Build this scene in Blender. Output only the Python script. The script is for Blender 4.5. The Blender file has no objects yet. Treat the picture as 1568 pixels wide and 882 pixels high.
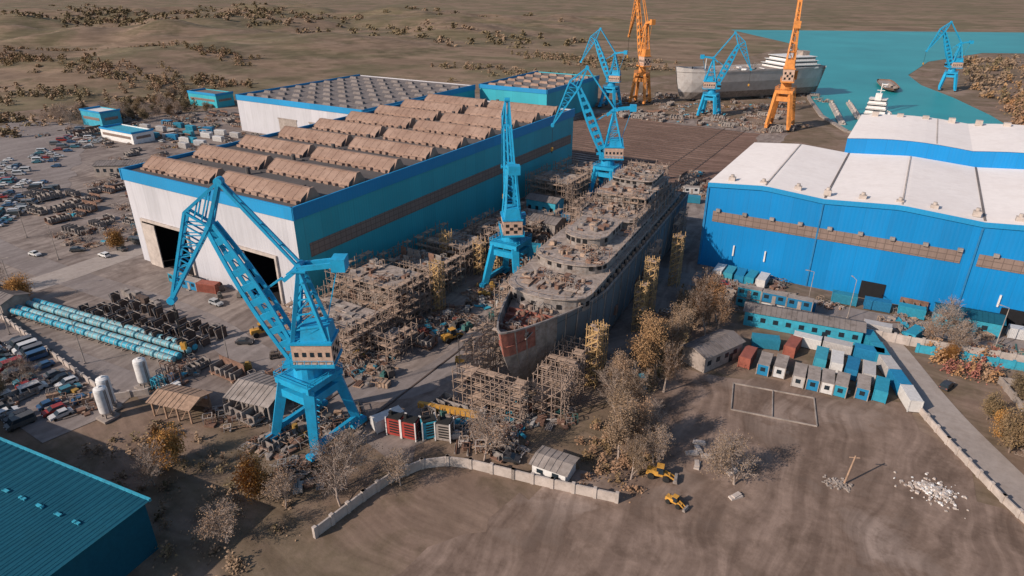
import bpy, math, random
from mathutils import Vector, Matrix, noise as mnoise
R=random.Random(11)
scene=bpy.context.scene
# ------------------------------------------------------------------ materials
def nd(nt,t,**k):
    n=nt.nodes.new(t)
    for a,b in k.items(): setattr(n,a,b)
    return n
def base(name,rough,metal=0.0):
    m=bpy.data.materials.new(name);m.use_nodes=True
    nt=m.node_tree;b=nt.nodes['Principled BSDF']
    b.inputs['Roughness'].default_value=rough;b.inputs['Metallic'].default_value=metal
    b.inputs['Specular IOR Level'].default_value=0.3
    return m,nt,b
def c4(c,k=1.0): return (min(1,c[0]*k),min(1,c[1]*k),min(1,c[2]*k),1)
def ramp(nt,fac,stops,const=False):
    r=nd(nt,'ShaderNodeValToRGB');e=r.color_ramp
    if const:e.interpolation='CONSTANT'
    while len(e.elements)<len(stops): e.elements.new(0.5)
    for el,(p,c) in zip(e.elements,stops): el.position=p;el.color=c
    nt.links.new(fac,r.inputs[0]);return r.outputs[0]
def noise(nt,vec,scale,detail=4,rough=.6):
    n=nd(nt,'ShaderNodeTexNoise');n.inputs['Scale'].default_value=scale;n.inputs['Detail'].default_value=detail
    n.inputs['Roughness'].default_value=rough
    if vec is not None: nt.links.new(vec,n.inputs['Vector'])
    return n.outputs['Fac']
def mixc(nt,fac,a,b,mode='MIX'):
    m=nd(nt,'ShaderNodeMix',data_type='RGBA',blend_type=mode)
    for s,v in ((0,fac),(6,a),(7,b)):
        if isinstance(v,(int,float)): m.inputs[s].default_value=v
        elif isinstance(v,tuple): m.inputs[s].default_value=v
        else: nt.links.new(v,m.inputs[s])
    return m.outputs[2]
def bumpn(nt,b,h,st=.4,dist=.1):
    bp=nd(nt,'ShaderNodeBump');bp.inputs['Strength'].default_value=st;bp.inputs['Distance'].default_value=dist
    nt.links.new(h,bp.inputs['Height']);nt.links.new(bp.outputs[0],b.inputs['Normal'])
def M(name,col,rough=.75,var=.3,scale=.6,metal=0.0,grime=(.09,.065,.05),g=.35,bump=0):
    m,nt,b=base(name,rough,metal)
    pos=nd(nt,'ShaderNodeNewGeometry').outputs['Position']
    n1=noise(nt,pos,scale,5,.65)
    cc=ramp(nt,n1,[(.3,c4(col,1-var)),(.7,c4(col,1+var))])
    if g>0:
        n2=noise(nt,pos,scale*2.7,6,.7)
        f=ramp(nt,n2,[(.5,(0,0,0,1)),(.7,(g,g,g,1))])
        cc=mixc(nt,f,cc,c4(grime))
    nt.links.new(cc,b.inputs['Base Color'])
    if bump: bumpn(nt,b,n1,.5,bump)
    return m
def CLAD(name,col,pw=6.0,ph=9.0,rough=.5,line=.75,streak=.25,rib=1.0,sc=(.12,.1,.09)):
    """sheet cladding: panels, ribs and vertical weather streaks"""
    m,nt,b=base(name,rough)
    pos=nd(nt,'ShaderNodeNewGeometry').outputs['Position']
    sp=nd(nt,'ShaderNodeSeparateXYZ');nt.links.new(pos,sp.inputs[0])
    ad=nd(nt,'ShaderNodeMath',operation='ADD');nt.links.new(sp.outputs[0],ad.inputs[0]);nt.links.new(sp.outputs[1],ad.inputs[1])
    cb=nd(nt,'ShaderNodeCombineXYZ');nt.links.new(ad.outputs[0],cb.inputs[0]);nt.links.new(sp.outputs[2],cb.inputs[1])
    br=nd(nt,'ShaderNodeTexBrick');nt.links.new(cb.outputs[0],br.inputs['Vector'])
    br.offset=0;br.inputs['Scale'].default_value=1;br.inputs['Brick Width'].default_value=pw;br.inputs['Row Height'].default_value=ph
    br.inputs['Mortar Size'].default_value=.12;br.inputs['Mortar Smooth'].default_value=.3
    br.inputs['Color1'].default_value=c4(col,.93);br.inputs['Color2'].default_value=c4(col,1.05);br.inputs['Mortar'].default_value=c4(col,line)
    cb2=nd(nt,'ShaderNodeCombineXYZ');nt.links.new(ad.outputs[0],cb2.inputs[0])
    ml=nd(nt,'ShaderNodeMath',operation='MULTIPLY');ml.inputs[1].default_value=.06;nt.links.new(sp.outputs[2],ml.inputs[0]);nt.links.new(ml.outputs[0],cb2.inputs[1])
    n=noise(nt,cb2.outputs[0],1.2,6,.7)
    f=ramp(nt,n,[(.45,(0,0,0,1)),(.8,(streak,streak,streak,1))])
    cc=mixc(nt,f,br.outputs['Color'],c4(sc))
    n3=noise(nt,pos,.05,3)
    cc=mixc(nt,.35,cc,ramp(nt,n3,[(.3,(.6,.6,.6,1)),(.7,(1,1,1,1))]),'MULTIPLY')
    nt.links.new(cc,b.inputs['Base Color'])
    w=nd(nt,'ShaderNodeMath',operation='SINE');m2=nd(nt,'ShaderNodeMath',operation='MULTIPLY');m2.inputs[1].default_value=6.28/rib
    nt.links.new(ad.outputs[0],m2.inputs[0]);nt.links.new(m2.outputs[0],w.inputs[0]);bumpn(nt,b,w.outputs[0],.15,.05)
    return m
def GROUND(name,stops,s1=.05,s2=.6,dark=(.05,.04,.035),dk=.5,bump=.15,tracks=None,fine=.5):
    m,nt,b=base(name,.95)
    b.inputs['Specular IOR Level'].default_value=.1
    pos=nd(nt,'ShaderNodeNewGeometry').outputs['Position']
    n1=noise(nt,pos,s1,8,.65);n2=noise(nt,pos,s2,8,.75);n3=noise(nt,pos,s1*4,6,.7)
    cc=ramp(nt,n1,stops)
    cc=mixc(nt,.55,cc,ramp(nt,n2,[(.28,(fine,fine,fine,1)),(.72,(1.0,1.0,1.0,1))]),'MULTIPLY')
    cc=mixc(nt,ramp(nt,n3,[(.5,(0,0,0,1)),(.64,(dk,dk,dk,1))]),cc,c4(dark))
    if tracks:
        mp=nd(nt,'ShaderNodeMapping');mp.inputs['Rotation'].default_value=(0,0,tracks[0]);mp.inputs['Scale'].default_value=(tracks[1],tracks[2],1)
        # wander the wheel tracks so that they do not run ruler-straight
        wn=nd(nt,'ShaderNodeTexNoise');wn.inputs['Scale'].default_value=.03;nt.links.new(pos,wn.inputs['Vector'])
        va=nd(nt,'ShaderNodeVectorMath',operation='MULTIPLY_ADD');nt.links.new(wn.outputs['Color'],va.inputs[0]);va.inputs[1].default_value=(22,22,0);nt.links.new(pos,va.inputs[2])
        nt.links.new(va.outputs[0],mp.inputs[0]);n4=noise(nt,mp.outputs[0],1,5,.6)
        cc=mixc(nt,tracks[3],cc,ramp(nt,n4,[(.42,(.4,.37,.36,1)),(.6,(1,1,1,1))]),'MULTIPLY')
    nt.links.new(cc,b.inputs['Base Color']);bumpn(nt,b,n2,.6,bump)
    return m
def RND(name,cols,rough=.4,metal=0.0):
    m,nt,b=base(name,rough,metal)
    o=nd(nt,'ShaderNodeObjectInfo').outputs['Random']
    k=len(cols);cc=ramp(nt,o,[(i/k,c4(c)) for i,c in enumerate(cols)],True)
    n=noise(nt,nd(nt,'ShaderNodeNewGeometry').outputs['Position'],1.5,4)
    cc=mixc(nt,.4,cc,ramp(nt,n,[(.3,(.5,.48,.46,1)),(.7,(1,1,1,1))]),'MULTIPLY')
    nt.links.new(cc,b.inputs['Base Color']);return m
def LEAF(name,c1,c2,c3):
    m,nt,b=base(name,.8)
    g=nd(nt,'ShaderNodeNewGeometry')
    n=noise(nt,g.outputs['Position'],.9,4)
    cc=ramp(nt,n,[(.3,c4(c1)),(.5,c4(c2)),(.7,c4(c3))])
    o=nd(nt,'ShaderNodeObjectInfo').outputs['Random']
    cc=mixc(nt,.6,cc,ramp(nt,o,[(0,(.6,.62,.6,1)),(.5,(1,1,1,1)),(1,(1,.78,.65,1))]),'MULTIPLY')
    nt.links.new(cc,b.inputs['Base Color']);return m

m_blueB=CLAD('cladding_blue',(.003,.21,.52),6,26,.5,.88,.10)
m_tealA=CLAD('cladding_teal',(.035,.37,.46),6,29,.55,.88,.12)
m_band=CLAD('cladding_band',(.012,.25,.52),12,29,.55,.92,.1)
m_white=CLAD('cladding_white',(.50,.50,.54),6,29,.7,.85,.22)
m_strip=CLAD('glazing_strip_weathered',(.24,.175,.15),2.0,1.5,.5,.6,.4)
m_roofA=GROUND('roof_bitumen',[(.3,(.10,.092,.092,1)),(.7,(.15,.135,.13,1))],.1,.8,dark=(.07,.062,.06),bump=.03)
m_hump=GROUND('roof_monitor_rusty',[(.3,(.27,.175,.135,1)),(.7,(.42,.295,.235,1))],.15,1.2,dark=(.15,.095,.07),dk=.65,bump=.05)
m_roofG=GROUND('roof_grey',[(.3,(.17,.15,.145,1)),(.7,(.26,.23,.22,1))],.1,.9,bump=.03)
m_roofB=GROUND('roof_membrane_beige',[(.3,(.78,.72,.69,1)),(.7,(.85,.80,.77,1))],.04,.5,dark=(.62,.55,.51),dk=.3,bump=.02,fine=.78)
m_roofT=GROUND('roof_sheet_teal',[(.3,(.009,.08,.13,1)),(.7,(.014,.11,.17,1))],.08,1.5,dark=(.01,.06,.09),dk=.3,bump=.03)
m_crane=M('crane_paint_blue',(.014,.30,.53),.5,.15,.4,0,(.05,.06,.07),.3)
m_cream=M('machine_house_cream',(.5,.34,.26),.6,.2,.8)
m_orange=M('crane_paint_orange',(.62,.24,.06),.55,.2,.4)
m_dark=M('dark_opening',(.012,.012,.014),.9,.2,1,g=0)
m_panel=M('dark_steel_panel',(.055,.058,.068),.7,.4,1,g=.3)
m_glass=M('dark_glass',(.02,.03,.04),.15,.2,1,g=0)
m_rust=M('rusty_steel',(.19,.11,.08),.85,.4,.8,0,(.07,.05,.04),.5)
m_steel=M('primed_steel_grey',(.24,.215,.20),.7,.4,.5,0,(.15,.09,.06),.65)
m_deck=M('unfinished_deck',(.31,.26,.23),.85,.35,.45,0,(.13,.09,.068),.85,.05)
m_red=M('red_primer',(.27,.10,.075),.8,.35,.8,0,(.12,.09,.075),.75)
m_hull=CLAD('hull_primer_bluegrey',(.115,.155,.185),4.5,15,.65,.4,.75,1.0,(.14,.085,.06))
m_scaf=M('scaffold_tube',(.28,.21,.17),.6,.3,1)
m_scafy=M('scaffold_yellow',(.42,.275,.13),.6,.3,1)
m_plank=M('scaffold_plank',(.36,.26,.195),.9,.35,.7)
m_conc=M('concrete',(.43,.375,.34),.9,.22,.35,0,(.2,.155,.125),.4,.02)
m_concd=M('concrete_dirty',(.29,.25,.225),.9,.3,.35,0,(.14,.105,.085),.5,.02)
m_wht=M('white_paint',(.66,.65,.64),.5,.12,.6,0,(.25,.2,.17),.35)
m_shipg=M('pale_grey_hull_paint',(.45,.43,.42),.6,.15,.1,0,(.25,.19,.16),.35)
m_cyan=M('cyan_paint',(.04,.31,.43),.5,.2,.5)
m_pipe=M('pipe_bluegreen',(.14,.34,.40),.5,.3,.4,0,(.2,.2,.19),.5)
m_blue=M('blue_paint',(.02,.17,.36),.5,.2,.5)
m_yel=M('yellow_paint',(.5,.26,.05),.5,.2,.8)
m_wood=M('weathered_wood',(.33,.22,.155),.9,.3,1.2)
m_tyre=M('tyre_rubber',(.02,.02,.02),.9,.2,2,g=0)
m_rail=M('rail_dark',(.09,.065,.055),.7,.3,1)
m_bark=M('bark',(.19,.14,.11),.95,.35,2,g=0)
m_barkp=M('bark_pale',(.33,.265,.225),.95,.3,2,g=0)
m_car=RND('car_paint',[(.6,.6,.6),(.05,.05,.055),(.36,.37,.38),(.3,.04,.035),(.04,.1,.2),(.7,.7,.7),(.14,.14,.15),(.06,.2,.26),(.09,.09,.09),(.5,.5,.51)],.25)
m_box=RND('container_paint',[(.02,.21,.4),(.05,.3,.4),(.55,.55,.56),(.03,.22,.33),(.6,.59,.58),(.02,.17,.33),(.03,.27,.4),(.45,.43,.42)],.5)
m_boxr=M('container_paint_red',(.27,.085,.06),.6,.2,.8)
m_mach=RND('machine_paint',[(.22,.07,.055),(.3,.29,.27),(.04,.2,.28),(.3,.29,.28),(.16,.13,.11),(.05,.14,.13),(.42,.4,.38),(.36,.22,.06),(.12,.11,.1)],.6)
m_lo=LEAF('leaves_orange',(.25,.125,.04),(.40,.205,.06),(.48,.27,.085))
m_lm=LEAF('leaves_russet',(.22,.125,.065),(.34,.2,.1),(.42,.26,.13))
m_lb=LEAF('leaves_brown',(.17,.115,.075),(.28,.19,.125),(.36,.25,.165))
m_lg=LEAF('leaves_olive',(.10,.08,.045),(.18,.135,.075),(.27,.19,.105))
m_grd=GROUND('ground_dirt',[(.3,(.17,.12,.09,1)),(.42,(.28,.2,.155,1)),(.52,(.19,.145,.1,1)),(.62,(.35,.26,.21,1)),(.75,(.23,.165,.115,1))],.022,.45,dark=(.12,.088,.06),dk=.5,tracks=(.4,.03,.4,.35))
m_yard=GROUND('yard_pavement',[(.32,(.23,.19,.17,1)),(.45,(.34,.285,.255,1)),(.55,(.25,.205,.185,1)),(.7,(.41,.35,.32,1))],.035,.5,dark=(.12,.096,.085),dk=.5,bump=.04,tracks=(.1,.5,.03,.45))
m_lot=GROUND('bare_dirt_lot',[(.32,(.19,.135,.105,1)),(.44,(.32,.235,.19,1)),(.52,(.23,.165,.13,1)),(.6,(.41,.32,.27,1)),(.75,(.28,.2,.16,1))],.03,.6,dark=(.14,.1,.078),dk=.55,bump=.1,tracks=(1.0,.35,.03,.5),fine=.45)
m_asph=GROUND('asphalt',[(.3,(.24,.205,.195,1)),(.7,(.33,.29,.275,1))],.05,.6,dark=(.15,.13,.12),dk=.4,bump=.03,tracks=(.1,.4,.03,.3))
m_road=GROUND('road_concrete',[(.3,(.34,.295,.27,1)),(.7,(.44,.385,.35,1))],.05,.6,dark=(.22,.18,.155),dk=.4,bump=.03)
m_ply=GROUND('assembly_yard_timber',[(.3,(.23,.145,.115,1)),(.7,(.34,.225,.18,1))],.04,.5,dark=(.12,.08,.06),dk=.6,bump=.05,tracks=(0,.02,.9,.7))
m_field=GROUND('far_fields',[(.3,(.18,.13,.09,1)),(.45,(.29,.205,.145,1)),(.55,(.18,.15,.09,1)),(.7,(.34,.245,.175,1))],.006,.05,dark=(.12,.095,.058),dk=.6,bump=.1,tracks=(.6,.004,.03,.4))
def water_mat():
    m,nt,b=base('water',.12)
    pos=nd(nt,'ShaderNodeNewGeometry').outputs['Position']
    n=noise(nt,pos,.012,6,.65);nt.links.new(ramp(nt,n,[(.3,(.01,.2,.23,1)),(.7,(.02,.28,.31,1))]),b.inputs['Base Color'])
    b.inputs['Roughness'].default_value=.45
    bumpn(nt,b,noise(nt,pos,.5,5),.35,.2);return m
m_water=water_mat()
# ------------------------------------------------------------------ mesh builder
class MB:
    def __init__(s): s.v=[];s.f=[];s.m=[]
    def add(s,vs,fs,mi):
        b=len(s.v);s.v+=[tuple(v) for v in vs];s.f+=[tuple(b+i for i in f) for f in fs];s.m+=[mi]*len(fs)
    def box(s,x,y,z,sx,sy,sz,mi=0,rz=0,tx=1,ty=1):
        c,sn=math.cos(rz),math.sin(rz);vs=[]
        for k,(zz,a,b_) in enumerate(((z,1,1),(z+sz,tx,ty))):
            for u,v in ((-1,-1),(1,-1),(1,1),(-1,1)):
                px=u*sx/2*a;py=v*sy/2*b_
                vs.append((x+px*c-py*sn,y+px*sn+py*c,zz))
        s.add(vs,[(3,2,1,0),(4,5,6,7),(0,1,5,4),(1,2,6,5),(2,3,7,6),(3,0,4,7)],mi)
    def beam(s,p,q,w,mi=0,h=None,w2=None):
        p=Vector(p);q=Vector(q);d=q-p
        if d.length<1e-4:return
        d.normalize();u=d.cross(Vector((0,0,1)))
        if u.length<.05:u=Vector((1,0,0))
        u.normalize();t=u.cross(d);h=h or w;k=(w2/w) if w2 else 1
        vs=[]
        for o,kk in ((p,1),(q,k)):
            for a,b_ in ((-1,-1),(1,-1),(1,1),(-1,1)): vs.append(o+u*(a*w/2*kk)+t*(b_*h/2*kk))
        s.add(vs,[(3,2,1,0),(4,5,6,7),(0,1,5,4),(1,2,6,5),(2,3,7,6),(3,0,4,7)],mi)
    def cyl(s,p,q,r,mi=0,r2=None,n=10,cap=True):
        p=Vector(p);q=Vector(q);d=(q-p).normalized();u=d.cross(Vector((0,0,1)))
        if u.length<.05:u=Vector((1,0,0))
        u.normalize();t=u.cross(d);r2=r if r2 is None else r2
        vs=[o+(u*math.cos(2*math.pi*i/n)+t*math.sin(2*math.pi*i/n))*rr for o,rr in ((p,r),(q,r2)) for i in range(n)]
        fs=[(i,(i+1)%n,n+(i+1)%n,n+i) for i in range(n)]
        if cap: fs+=[tuple(range(n-1,-1,-1)),tuple(range(n,2*n))]
        s.add(vs,fs,mi)
    def quad(s,pts,mi=0): s.add(pts,[tuple(range(len(pts)))],mi)
    def prism(s,pts,z0,z1,mi=0,mt=None):
        n=len(pts);vs=[(a,b_,z0) for a,b_ in pts]+[(a,b_,z1) for a,b_ in pts]
        s.add(vs,[(i,(i+1)%n,n+(i+1)%n,n+i) for i in range(n)],mi)
        s.add([(a,b_,z1) for a,b_ in pts],[tuple(range(n))],mi if mt is None else mt)
    def mesh(s,name,mats):
        me=bpy.data.meshes.new(name);me.from_pydata(s.v,[],s.f)
        for m in mats: me.materials.append(m)
        me.polygons.foreach_set('material_index',s.m);me.update();return me
    def obj(s,name,mats,parent=None):
        return put(name,s.mesh(name,mats),parent=parent)
def put(name,me,loc=(0,0,0),rz=0,sc=1,parent=None):
    o=bpy.data.objects.new(name,me);scene.collection.objects.link(o)
    o.location=loc;o.rotation_euler=(0,0,rz)
    o.scale=(sc,sc,sc) if isinstance(sc,(int,float)) else sc
    if parent:o.parent=parent
    return o
def empty(name,loc=(0,0,0)):
    o=bpy.data.objects.new(name,None);scene.collection.objects.link(o);o.location=loc;return o
def ragged(pts,amp,step=4):
    out=[];r=random.Random(5)
    for i,p in enumerate(pts):
        q=pts[(i+1)%len(pts)];L=math.hypot(q[0]-p[0],q[1]-p[1]);n=max(1,int(L/step))
        for k in range(n): t=k/n;out.append((p[0]+(q[0]-p[0])*t+r.gauss(0,amp),p[1]+(q[1]-p[1])*t+r.gauss(0,amp)))
    return out
def sheet(name,pts,z,mat,amp=0):
    b=MB();b.quad([(x,y,z) for x,y in (ragged(pts,amp) if amp else pts)]);return b.obj(name,[mat])
def ribbon(name,pts,w,z,mat):
    b=MB();L=[];Q=[]
    for _ in range(2):
        new=[pts[0]]
        for p,q in zip(pts,pts[1:]): new+=[(p[0]*.75+q[0]*.25,p[1]*.75+q[1]*.25),(p[0]*.25+q[0]*.75,p[1]*.25+q[1]*.75)]
        pts=new+[pts[-1]]
    for i,p in enumerate(pts):
        a=Vector(pts[max(0,i-1)]);c=Vector(pts[min(len(pts)-1,i+1)]);d=(c-a).normalized();n=Vector((-d.y,d.x))
        L.append(Vector(p)+n*w/2);Q.append(Vector(p)-n*w/2)
    for i in range(len(pts)-1):
        b.quad([(Q[i].x,Q[i].y,z),(Q[i+1].x,Q[i+1].y,z),(L[i+1].x,L[i+1].y,z),(L[i].x,L[i].y,z)])
    return b.obj(name,[mat])
def hill(x,y):
    e=min(1,max(0,(-500-x)/160))*min(1,max(0,(y-120)/120))
    v=mnoise.noise(Vector((x*.0042,y*.0055,3)))+.5*mnoise.noise(Vector((x*.013,y*.013,7)))
    return e*(9+22*v)-.5*(1-e)
# ------------------------------------------------------------------ ground
sheet('ground',[(-6000,-1500),(6000,-1500),(6000,9000),(-6000,9000)],0,m_grd)
sheet('far_field',[(-6000,330),(-460,290),(-330,420),(-240,470),(-190,640),(-150,1000),(200,1200),(6000,1300),(6000,9000),(-6000,9000)],.1,m_field)
b=MB();nx,ny=90,90;hx=lambda i:-500-i*14;hy=lambda j:120+j*14
vs=[(hx(i),hy(j),hill(hx(i),hy(j))) for j in range(ny+1) for i in range(nx+1)]
b.add(vs,[(j*(nx+1)+i+1,j*(nx+1)+i,(j+1)*(nx+1)+i,(j+1)*(nx+1)+i+1) for j in range(ny) for i in range(nx)],0)
ho=b.obj('hillside',[m_field])
for p in ho.data.polygons:p.use_smooth=True
sheet('yard_pavement',[(-420,60),(-200,58),(-130,58),(-110,64),(-66,72),(-62,100),(-45,112),(-40,190),(-46,300),(-60,420),(-330,420),(-420,250)],.04,m_yard,.8)
sheet('assembly_yard',[(-122,268),(-62,268),(-70,395),(-178,402),(-180,300),(-122,300)],.08,m_ply,.5)
sheet('dirt_lot',[(-56,30),(-10,10),(50,40),(44,92),(28,113),(13,139),(-20,131),(-30,128),(-40,112),(-30,92),(-40,80)],.05,m_lot,1.2)
ribbon('access_road',[(70,70),(38,108),(26,127),(18,141),(10,160),(7,166)],7.5,.09,m_road)
ribbon('service_road',[(-60,178),(-20,176),(40,180),(90,182)],8,.08,m_asph)
ribbon('yard_road',[(-340,100),(-260,84),(-205,84),(-150,88),(-112,80),(-84,84),(-76,100),(-78,140),(-80,200),(-82,260)],9,.085,m_asph)
ribbon('entrance_road',[(-207,60),(-206,100),(-214,180),(-226,300)],11,.09,m_road)
sheet('car_park',[(-196,42),(-128,40),(-126,52),(-131,64),(-192,60)],.1,m_asph)
sheet('car_park',[(-400,90),(-262,84),(-300,135),(-352,168),(-420,215),(-480,200)],.1,m_asph,1)
sheet('river_water',[(-28,425),(64,440),(46,530),(26,600),(4,660),(-8,727),(6,860),(60,1000),(400,1150),(6000,900),(6000,1500),(300,1500),(-300,1250),(-150,1000),(-100,760),(-88,690),(-66,540),(-48,470)],.16,m_water)
b=MB()
pts=[(-28,425),(-48,470),(-66,540),(-88,690)]
for p,q in zip(pts,pts[1:]): b.beam((*p,.5),(*q,.5),2.5,0,1.0)
b.beam((-28,425,.5),(64,440,.5),2.5,0,1)
b.obj('quay_wall',[m_concd])
b=MB()
for k,(p,q) in enumerate((((-33,446),(-48,520)),((-26,470),(-38,530)))):
    b.beam((*p,.8),(*q,.8),3.5,0,1.2)
    for i in range(9):
        t=i/8;b.box(p[0]+(q[0]-p[0])*t,p[1]+(q[1]-p[1])*t,1.2,1,1,1.6,0)
b.obj('mooring_pier',[m_conc])
# ------------------------------------------------------------------ hall A
hA=empty('assembly_hall');x0,x1,y0,y1,hz=-197,-125,104,262,29
b=MB()
def fw(xa,xb,za,zb,mi): b.quad([(xa,y0,za),(xb,y0,za),(xb,y0,zb),(xa,y0,zb)],mi)
dA=[(-192,-171,14),(-150,-134,14)]
fw(x0,-192,0,14,0);fw(-171,-150,0,14,0);fw(-134,x1,0,14,0);fw(x0,x1,14,26,0)
b.quad([(x0,y1,0),(x0,y0,0),(x0,y0,26),(x0,y1,26)],0);b.quad([(x1,y1,0),(x0,y1,0),(x0,y1,29),(x1,y1,29)],0)
b.quad([(x1,y0,0),(x1,y1,0),(x1,y1,26),(x1,y0,26)],1)
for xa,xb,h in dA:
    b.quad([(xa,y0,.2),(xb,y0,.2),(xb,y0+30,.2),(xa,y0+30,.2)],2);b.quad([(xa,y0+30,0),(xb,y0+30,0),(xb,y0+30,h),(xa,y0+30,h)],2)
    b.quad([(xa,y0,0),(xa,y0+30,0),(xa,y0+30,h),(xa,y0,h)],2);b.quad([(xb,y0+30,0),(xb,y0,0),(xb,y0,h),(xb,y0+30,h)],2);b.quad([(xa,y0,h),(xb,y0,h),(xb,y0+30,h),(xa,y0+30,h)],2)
b.obj('walls',[m_white,m_tealA,m_dark],hA)
b=MB()
for xa,xb,h in dA:
    b.box(xa-.35,y0-.25,0,.7,.7,h,0);b.box(xb+.35,y0-.25,0,.7,.7,h,0);b.box((xa+xb)/2,y0-.25,h,xb-xa+1.4,.7,.8,0)
b.box(-188.5,y0-.9,0,6,.3,13.6,0);b.box(-147.5,y0-.9,0,4,.3,13.6,0)
b.obj('door_frames',[m_conc],hA)
b=MB()
b.box((x0+x1)/2,y0-.1,26,x1-x0+1.2,.5,3.4,0);b.box(x1+.1,(y0+y1)/2,26,.5,y1-y0+1,3.4,0);b.box(x0-.1,(y0+y1)/2,26,.5,y1-y0+1,3.4,0)
b.obj('parapet',[m_band],hA)
b=MB();b.box(x1+.06,(y0+y1)/2+1,14.8,.2,y1-y0-6,3.8,0);b.box(x1+.1,(y0+y1)/2,.0,.3,y1-y0-.5,1.2,1)
b.obj('window_strip',[m_strip,m_concd],hA)
b=MB();b.quad([(x0,y0,28.4),(x1,y0,28.4),(x1,y1,28.4),(x0,y1,28.4)],0)
for i in range(28): b.box(x0+36,y0+4+i*5.5,28.4,3.4,.25,.3,0)
b.obj('roof',[m_roofA],hA)
b=MB()
nr=9;rr_=random.Random(3)
for i in range(nr):
    yy=y0+5+i*17.2
    for xa,xb in ((x0+2.5,-163.5),(-160,x1-2.5)):
        n=11;prof=[(0,0),(.5,1.2),(3.4,2.9),(4.6,2.9),(7.0,0)]
        k0=[rr_.uniform(-.5,.3) for _ in range(n+1)]
        for k in range(n):
            xa_=xa+(xb-xa)*k/n;xb_=xa+(xb-xa)*(k+1)/n
            for j,((a,za),(c,zc)) in enumerate(zip(prof,prof[1:])):
                oa=k0[k] if j==0 else 0;ob=k0[k+1] if j==0 else 0
                b.quad([(xa_,yy+a+oa,28.4+za),(xb_,yy+a+ob,28.4+za),(xb_,yy+c,28.4+zc),(xa_,yy+c,28.4+zc)],0)
            b.beam((xa_,yy+.2,29.4),(xa_,yy+3.6,31.4),.15,0)
            b.box((xa_+xb_)/2,yy-.5,28.4,(xb_-xa_)*rr_.uniform(.3,.8),.9,rr_.uniform(.3,.9),0)
        for xe in (xa,xb): b.quad([(xe,yy+a,28.4+z) for a,z in prof],1)
        b.box(xb+.1,yy+4,28.4,.8,5.5,3.4,0,0,1,.25)
        b.box((xa+xb)/2,yy+4.2,31.2,xb-xa+.6,1.1,.35,0)
    b.cyl((-161.8,yy+12,28.4),(-161.8,yy+12,30.6),.7,1)
    for q in range(3): b.box(rr_.uniform(x0+5,x1-5),yy+11,28.4,rr_.uniform(.8,2),1,rr_.uniform(.5,1.0),1)
b.obj('roof_monitors',[m_hump,m_roofA],hA)
# ------------------------------------------------------------------ generic hall
def hall(name,x0,x1,y0,y1,h,mw,ms,mr,band=3,strip=None,vents=0,doors=()):
    e=empty(name);b=MB()
    b.quad([(x0,y0,0),(x1,y0,0),(x1,y0,h),(x0,y0,h)],0);b.quad([(x0,y1,0),(x0,y0,0),(x0,y0,h),(x0,y1,h)],0)
    b.quad([(x1,y0,0),(x1,y1,0),(x1,y1,h),(x1,y0,h)],1);b.quad([(x1,y1,0),(x0,y1,0),(x0,y1,h),(x1,y1,h)],0)
    for xa,xb,hh in doors: b.box((xa+xb)/2,y0-.05,0,xb-xa,.3,hh,2);b.box((xa+xb)/2,y0-.1,hh,xb-xa+1,.5,.6,3)
    b.obj('walls',[mw,ms,m_concd,m_concd],e)
    b=MB();b.quad([(x0,y0,h-.6),(x1,y0,h-.6),(x1,y1,h-.6),(x0,y1,h-.6)],0)
    for i in range(vents):
        for j in range(max(1,int((y1-y0)/12))):
            b.box(x0+(x1-x0)*(i+.5)/vents,y0+6+j*12,h-.6,(x1-x0)/vents*.5,2.4,1.3,1,0,.8,.6)
    b.obj('roof',[mr,m_roofG if vents>6 else m_hump],e)
    if band:
        b=MB();b.box((x0+x1)/2,y0-.1,h-band,x1-x0+1,.4,band+.5,0);b.box(x1+.1,(y0+y1)/2,h-band,.4,y1-y0+.6,band+.5,0);b.box(x0-.1,(y0+y1)/2,h-band,.4,y1-y0+.6,band+.5,0)
        b.obj('parapet',[m_band],e)
    if strip:
        b=MB();b.box((x0+x1)/2,y0-.06,strip[0],x1-x0-4,.2,strip[1],0);b.box(x1+.06,(y0+y1)/2,strip[0],.2,y1-y0-4,strip[1],0);b.obj('window_strip',[m_strip],e)
    return e
hall('workshop_hall',-333,-237,250,352,20,m_white,m_tealA,m_roofG,2.5,None,8,((-300,-286,10),(-276,-262,10)))
hall('workshop_hall',-236,-188,356,432,20,m_tealA,m_tealA,m_roofG,2,None,4)
hall('office_building',-438,-408,290,304,9,m_tealA,m_tealA,m_roofG,1,(4,1.5))
hall('office_building',-430,-409,212,224,9,m_cyan,m_cyan,m_wht,.5,(4,1.6))
hall('storage_building',-382,-352,196,208,6,m_wht,m_wht,m_cyan,.5,(2.5,1.4))
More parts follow.
